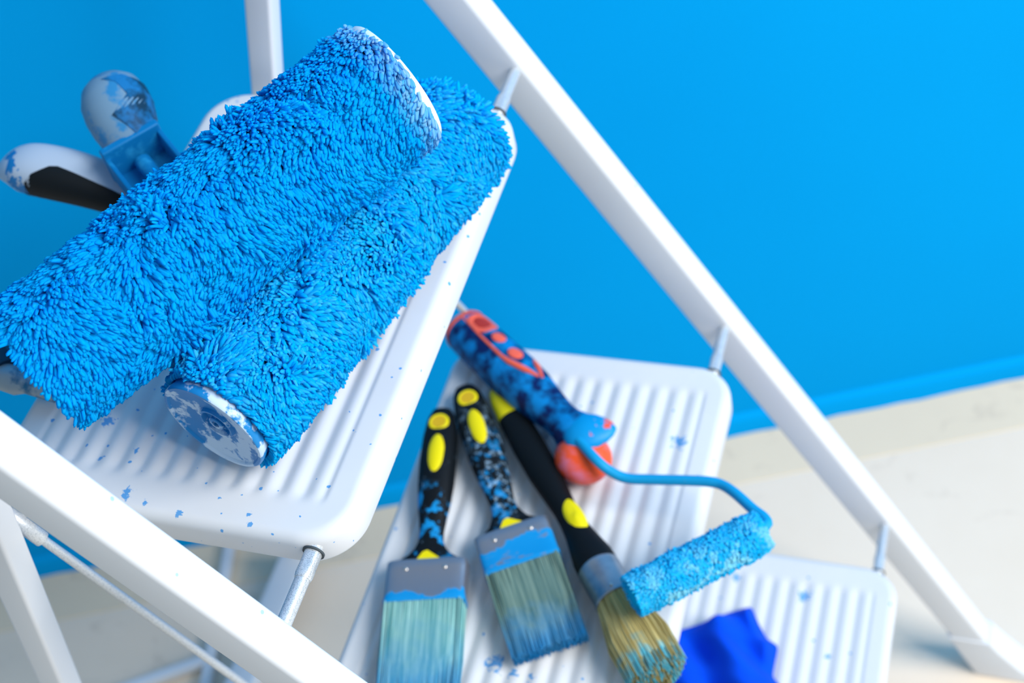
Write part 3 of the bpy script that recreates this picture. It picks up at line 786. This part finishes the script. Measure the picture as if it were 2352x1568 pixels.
    m = MB(); m.tube([n_-ax*0.0028, n_-ax*0.0020, n_+ax*0.001, n_+ax*0.006, f_-ax*0.006, f_-ax*0.001, f_+ax*0.001], [0.004, 0.0080, 0.0112, 0.0111, 0.0111, 0.0108, 0.005], 32); m.build('sleeve_core', M['nap_mini'], r, off=base)
    me = nap_mesh('nap', n_-base, f_-base, 0.0113, 0.0044, 0.0018, 7000, 31, lean=0.8, cells=40, tipamt=0.3, bias=(-0.3, -0.3), flare=0.7, clump=0.25,
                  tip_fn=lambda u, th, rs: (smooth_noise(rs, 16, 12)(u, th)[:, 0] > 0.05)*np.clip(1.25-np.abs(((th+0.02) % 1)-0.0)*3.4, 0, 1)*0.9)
    me.materials.append(M['nap_mini']); o = bpy.data.objects.new('nap', me); COL.objects.link(o); o.parent = r; o['kind'] = 'stuff'
mini_roller()

# ------------------------------------------------------------------ scraper handles behind the shaggy sleeve
def se(t, a, b=0.0, k=2.1):                 # point of a superellipse
    return (math.copysign(abs(math.cos(t))**(2/k), math.cos(t))*a, math.copysign(abs(math.sin(t))**(2/k), math.sin(t))*b)
def scraper_grey():
    a = at(243, 182, 0.754); b = at(307, 342, 0.736)
    base = np.array([b[0], b[1], Z1])
    r = empty('filling_knife', tuple(base), 'paint-smeared tool with bulbous grey handle and blue bracket, behind the shaggy sleeve', 'scraper')
    x = b-a; L = np.linalg.norm(x); x /= L; y = np.cross(Z, x); y /= np.linalg.norm(y); z = np.cross(x, y)
    pr = [(0.0, 0.004, 0.004), (0.04, 0.0115, 0.010), (0.15, 0.0170, 0.0150), (0.32, 0.0200, 0.0172), (0.5, 0.0202, 0.0172), (0.7, 0.0186, 0.0160), (0.86, 0.0162, 0.0140), (1.0, 0.0145, 0.0125)]
    cut = 0.56
    def S(rows, k=1.0): return [(a+x*L*f_, y, z, p*k, q*k, 2.1) for f_, p, q in rows]
    m = MB(); m.sections(S(pr), 32); m.build('handle', M['tool_grey'], r, off=base)
    # darker rubber shell on the front half of the handle
    sh = [(0.20, 0.0168, 0.0160), (0.30, 0.0199, 0.0172), (0.5, 0.0207, 0.0177), (0.7, 0.0191, 0.0165), (0.86, 0.0167, 0.0145), (1.0, 0.0150, 0.0130)]
    m = MB(); rings = []
    for f_, p, q in sh:
        c = a+x*L*f_; lo = -1.1; hi = 1.35+0.35*math.sin(f_*11)+0.5*max(0, f_-0.7)
        outer = [c+y*se(t, p)[0]*1.012+z*se(t, p, q)[1]*1.012 for t in np.linspace(lo, hi, 14)]
        inner = [c+y*se(t, p)[0]*0.9+z*se(t, p, q)[1]*0.9 for t in np.linspace(hi, lo, 14)]
        rings.append(outer+inner)
    m.loft(rings); m.build('rubber_grip', M['tool_dark'], r, off=base)
    # bracket: flange plate and a U-shaped channel with a tang inside
    d = at(425, 490, 0.727)-b; dl = np.linalg.norm(d); d /= dl
    e = np.cross(Z, d); e /= np.linalg.norm(e); g = np.cross(d, e)
    m = MB(); m.box(b+d*0.002, d*0.0026, e*0.0185, g*0.0125); fp = m.build('flange', M['tool_blue'], r, off=base, bevel=0.0012)
    for s in (-1, 1):
        m = MB(); m.box(b+d*(dl*0.5+0.003)+e*s*0.0168-g*0.002, d*dl*0.5, e*0.0014, g*0.0095); m.build('channel_wall', M['tool_blue'], r, off=base, bevel=0.0008)
    m = MB(); m.box(b+d*(dl*0.5+0.003)-g*0.0105, d*dl*0.5, e*0.0170, g*0.0012); m.build('channel_floor', M['tool_blue'], r, off=base, bevel=0.0006)
    m = MB(); m.tube([b+d*0.008-g*0.002, b+d*0.010-g*0.002, b+d*dl*0.98-g*0.002], [0.0030, 0.0050, 0.0050], 20); m.build('tang', M['tool_blue'], r, off=base)
scraper_grey()

def scraper_white():
    a = at(6, 392, 0.724); b = at(300, 452, 0.708); c = at(420, 520, 0.6968)
    base = np.array([b[0], b[1], Z1])
    r = empty('scraper', tuple(base), 'scraper with white plastic handle and black rubber grip, left of the shaggy sleeve', 'scraper')
    mid1 = at(105, 392, 0.726)
    ctrl = [a, at(50, 386, 0.726), mid1, at(200, 415, 0.719), b, at(345, 482, 0.700)]
    rad = [(0.006, 0.005), (0.0145, 0.0115), (0.0165, 0.0130), (0.0160, 0.0125), (0.0135, 0.0105), (0.0100, 0.0075)]
    def cr(P_, n):
        out = []
        for i in range(len(P_)-1):
            q0, q1, q2, q3 = P_[max(i-1, 0)], P_[i], P_[i+1], P_[min(i+2, len(P_)-1)]
            for s in np.linspace(0, 1, n, endpoint=False): out.append(0.5*((2*q1)+(q2-q0)*s+(2*q0-5*q1+4*q2-q3)*s*s+(3*q1-q0-3*q2+q3)*s**3))
        out.append(P_[-1]); return out
    ctr = cr([np.array(p) for p in ctrl], 6); rr = cr([np.array(p) for p in rad], 6)
    n = len(ctr); fr = []
    for i in range(n):
        t = ctr[min(i+1, n-1)]-ctr[max(i-1, 0)]; t /= np.linalg.norm(t); y = np.cross(Z, t); y /= np.linalg.norm(y); fr.append((t, y, np.cross(t, y)))
    secs = [(ctr[0]-fr[0][0]*0.003, fr[0][1], fr[0][2], 0.002, 0.002, 2.2)]+[(ctr[i], fr[i][1], fr[i][2], rr[i][0], rr[i][1], 2.3) for i in range(n)]
    m = MB(); m.sections(secs, 32); m.build('handle', M['tool_white'], r, off=base)
    # black grip wraps the side towards the camera
    m = MB(); rings = []
    for i in range(10, n):
        f_ = (i-10)/(n-11); t, y, z = fr[i]; p, q = rr[i]
        top = float(np.interp(f_, [0, 0.08, 0.22, 0.5, 0.75, 1.0], [-0.3, 0.7, 1.32, 1.12, 1.0, 1.2]))
        lo = -1.45
        outer = [ctr[i]-y*se(u, p, q, 2.3)[0]*1.03+z*se(u, p, q, 2.3)[1]*1.03 for u in np.linspace(lo, max(top, lo+0.3), 14)]
        inner = [ctr[i]-y*se(u, p, q, 2.3)[0]*0.9+z*se(u, p, q, 2.3)[1]*0.9 for u in np.linspace(max(top, lo+0.3), lo, 14)]
        rings.append(outer+inner)
    m.loft(rings); m.build('rubber_grip', M['black_rubber'], r, off=base)
    d = c-ctrl[-1]; dl = np.linalg.norm(d); d = d/dl; e = np.cross(Z, d); e /= np.linalg.norm(e); g = np.cross(d, e)
    p = np.array(ctrl[-1])
    m = MB(); m.sections([(p-d*0.004, e, g, 0.006, 0.0010, 4), (p+d*0.012, e, g, 0.010, 0.0009, 6), (p+d*0.03, e, g, 0.0175, 0.0007, 8), (p+d*0.052, e, g, 0.0185, 0.0006, 8)], 24)
    m.build('blade', M['blade_steel'], r, off=base)
scraper_white()

def tool_tip():
    a = at(-95, 735, 0.712); b = at(20, 868, 0.704); c = at(130, 905, 0.6985)
    base = np.array([b[0], b[1], Z1])
    r = empty('tool_handle', tuple(base), 'dark handle with grey paint-streaked metal end poking out under the shaggy sleeve', 'tool')
    def seg(nm, P, R, mt):
        m = MB(); m.tube(P, R, 24); m.build(nm, mt, r, off=base)
    d = b-a; d /= np.linalg.norm(d)
    seg('handle', [a, a+d*0.02, b-d*0.012, b-d*0.004], [0.010, 0.0125, 0.0110, 0.0095], M['tool_dark'])
    d2 = c-b; d2 /= np.linalg.norm(d2)
    seg('metal_end', [b-d*0.006-d2*0.006, b-d2*0.003, b+d2*0.006, b+d2*0.012, c], [0.005, 0.0078, 0.0078, 0.0052, 0.0048], M['knob_metal'])
tool_tip()

# ------------------------------------------------------------------ rag on the lowest tread
def rag():
    z0 = Z1-2*DZ
    ol = [(1500, 1470), (1545, 1441), (1600, 1424), (1650, 1404), (1700, 1388), (1726, 1384), (1742, 1420), (1762, 1456), (1787, 1474), (1779, 1520), (1776, 1545), (1800, 1575), (1815, 1640), (1780, 1720), (1680, 1760), (1560, 1740), (1490, 1660), (1470, 1560)]
    pts = [at(x, y, z0+0.010) for x, y in ol]
    c = np.mean(pts, 0)
    base = np.array([c[0], c[1], z0])
    n = 96; k = len(pts); ring = []
    for i in range(n):
        s = i*k/n; j = int(s); f_ = s-j
        p0, p1, p2, p3 = pts[(j-1) % k], pts[j], pts[(j+1) % k], pts[(j+2) % k]
        cr = 0.5*((2*p1)+(p2-p0)*f_+(2*p0-5*p1+4*p2-p3)*f_*f_+(3*p1-p0-3*p2+p3)*f_**3)
        ring.append(cr*0.45+0.55*(p1*(1-f_)+p2*f_))
    rs = np.random.RandomState(2)
    v = []; m = MB(); rows = 26
    fd = np.array([0.60, 0.80])                # fold direction across which the creases run
    for r_ in range(rows):
        q = 1-r_/(rows-1)*0.985; row = []
        for i in range(n):
            p = c+(ring[i]-c)*q
            u = (p[:2]-c[:2])@fd; w_ = (p[:2]-c[:2])@np.array([0.80, -0.60])
            h = 0.0065*math.sin(u*165+1.9*math.sin(w_*34+0.5)+0.4)+0.007*math.sin(u*60+w_*28+1.0)+0.002*math.sin(u*310-w_*60)
            env = min(1, (1-q)/0.28); env = env*env*(3-2*env)
            z = z0+0.0030+0.0025*min(1, (1-q)/0.03)+env*(0.010+h)
            row.append((p[0], p[1], max(z, z0+0.003)))
        v.append(row)
    m.loft(v[::-1][::-1], cap=False)
    m.f.append(tuple((rows-1)*n+j for j in range(n)))
    low = [(p[0], p[1], z0+0.0006) for p in v[0]]
    m2 = MB(); m2.v = list(m.v); m2.f = list(m.f)
    b0 = len(m2.v); m2.v += low
    for j in range(n): m2.f.append((j, (j+1) % n, b0+(j+1) % n, b0+j))
    m2.f.append(tuple(range(b0, b0+n)))
    o = m2.build('cleaning_rag', M['cloth_blue'], off=base)
    o.location = tuple(base)
    s = o.modifiers.new('subdiv', 'SUBSURF'); s.levels = 1; s.render_levels = 1
    tag(o, 'crumpled royal blue cloth lying on the lowest tread', 'cloth')
rag()

# ------------------------------------------------------------------ slim white frame on the floor behind the ladder
def floor_frame():
    a = at(535, 1215, 0.008); b = at(462, 1640, 0.008); tj = at(489, 1512, 0.008); e = at(180, 1622, 0.008)
    base = np.array([tj[0], tj[1], 0])
    r = empty('floor_rack', tuple(base), 'slim white metal tube frame lying on the floor behind the ladder', 'frame')
    def bar(p, q):
        m = MB(); d = (q-p)/np.linalg.norm(q-p); y = np.cross(Z, d)
        m.loft([rrect(p+d*s, y, Z, 0.0055, 0.0055, 0.002) for s in (0, np.linalg.norm(q-p))]); m.build('tube', M['ladder_white'], r, off=base)
    ab = (b-a)/np.linalg.norm(b-a)
    bar(a, b); tj2 = a+ab*((tj-a)@ab); d = (e-tj2)/np.linalg.norm(e-tj2); bar(tj2+d*0.0056, e)
floor_frame()
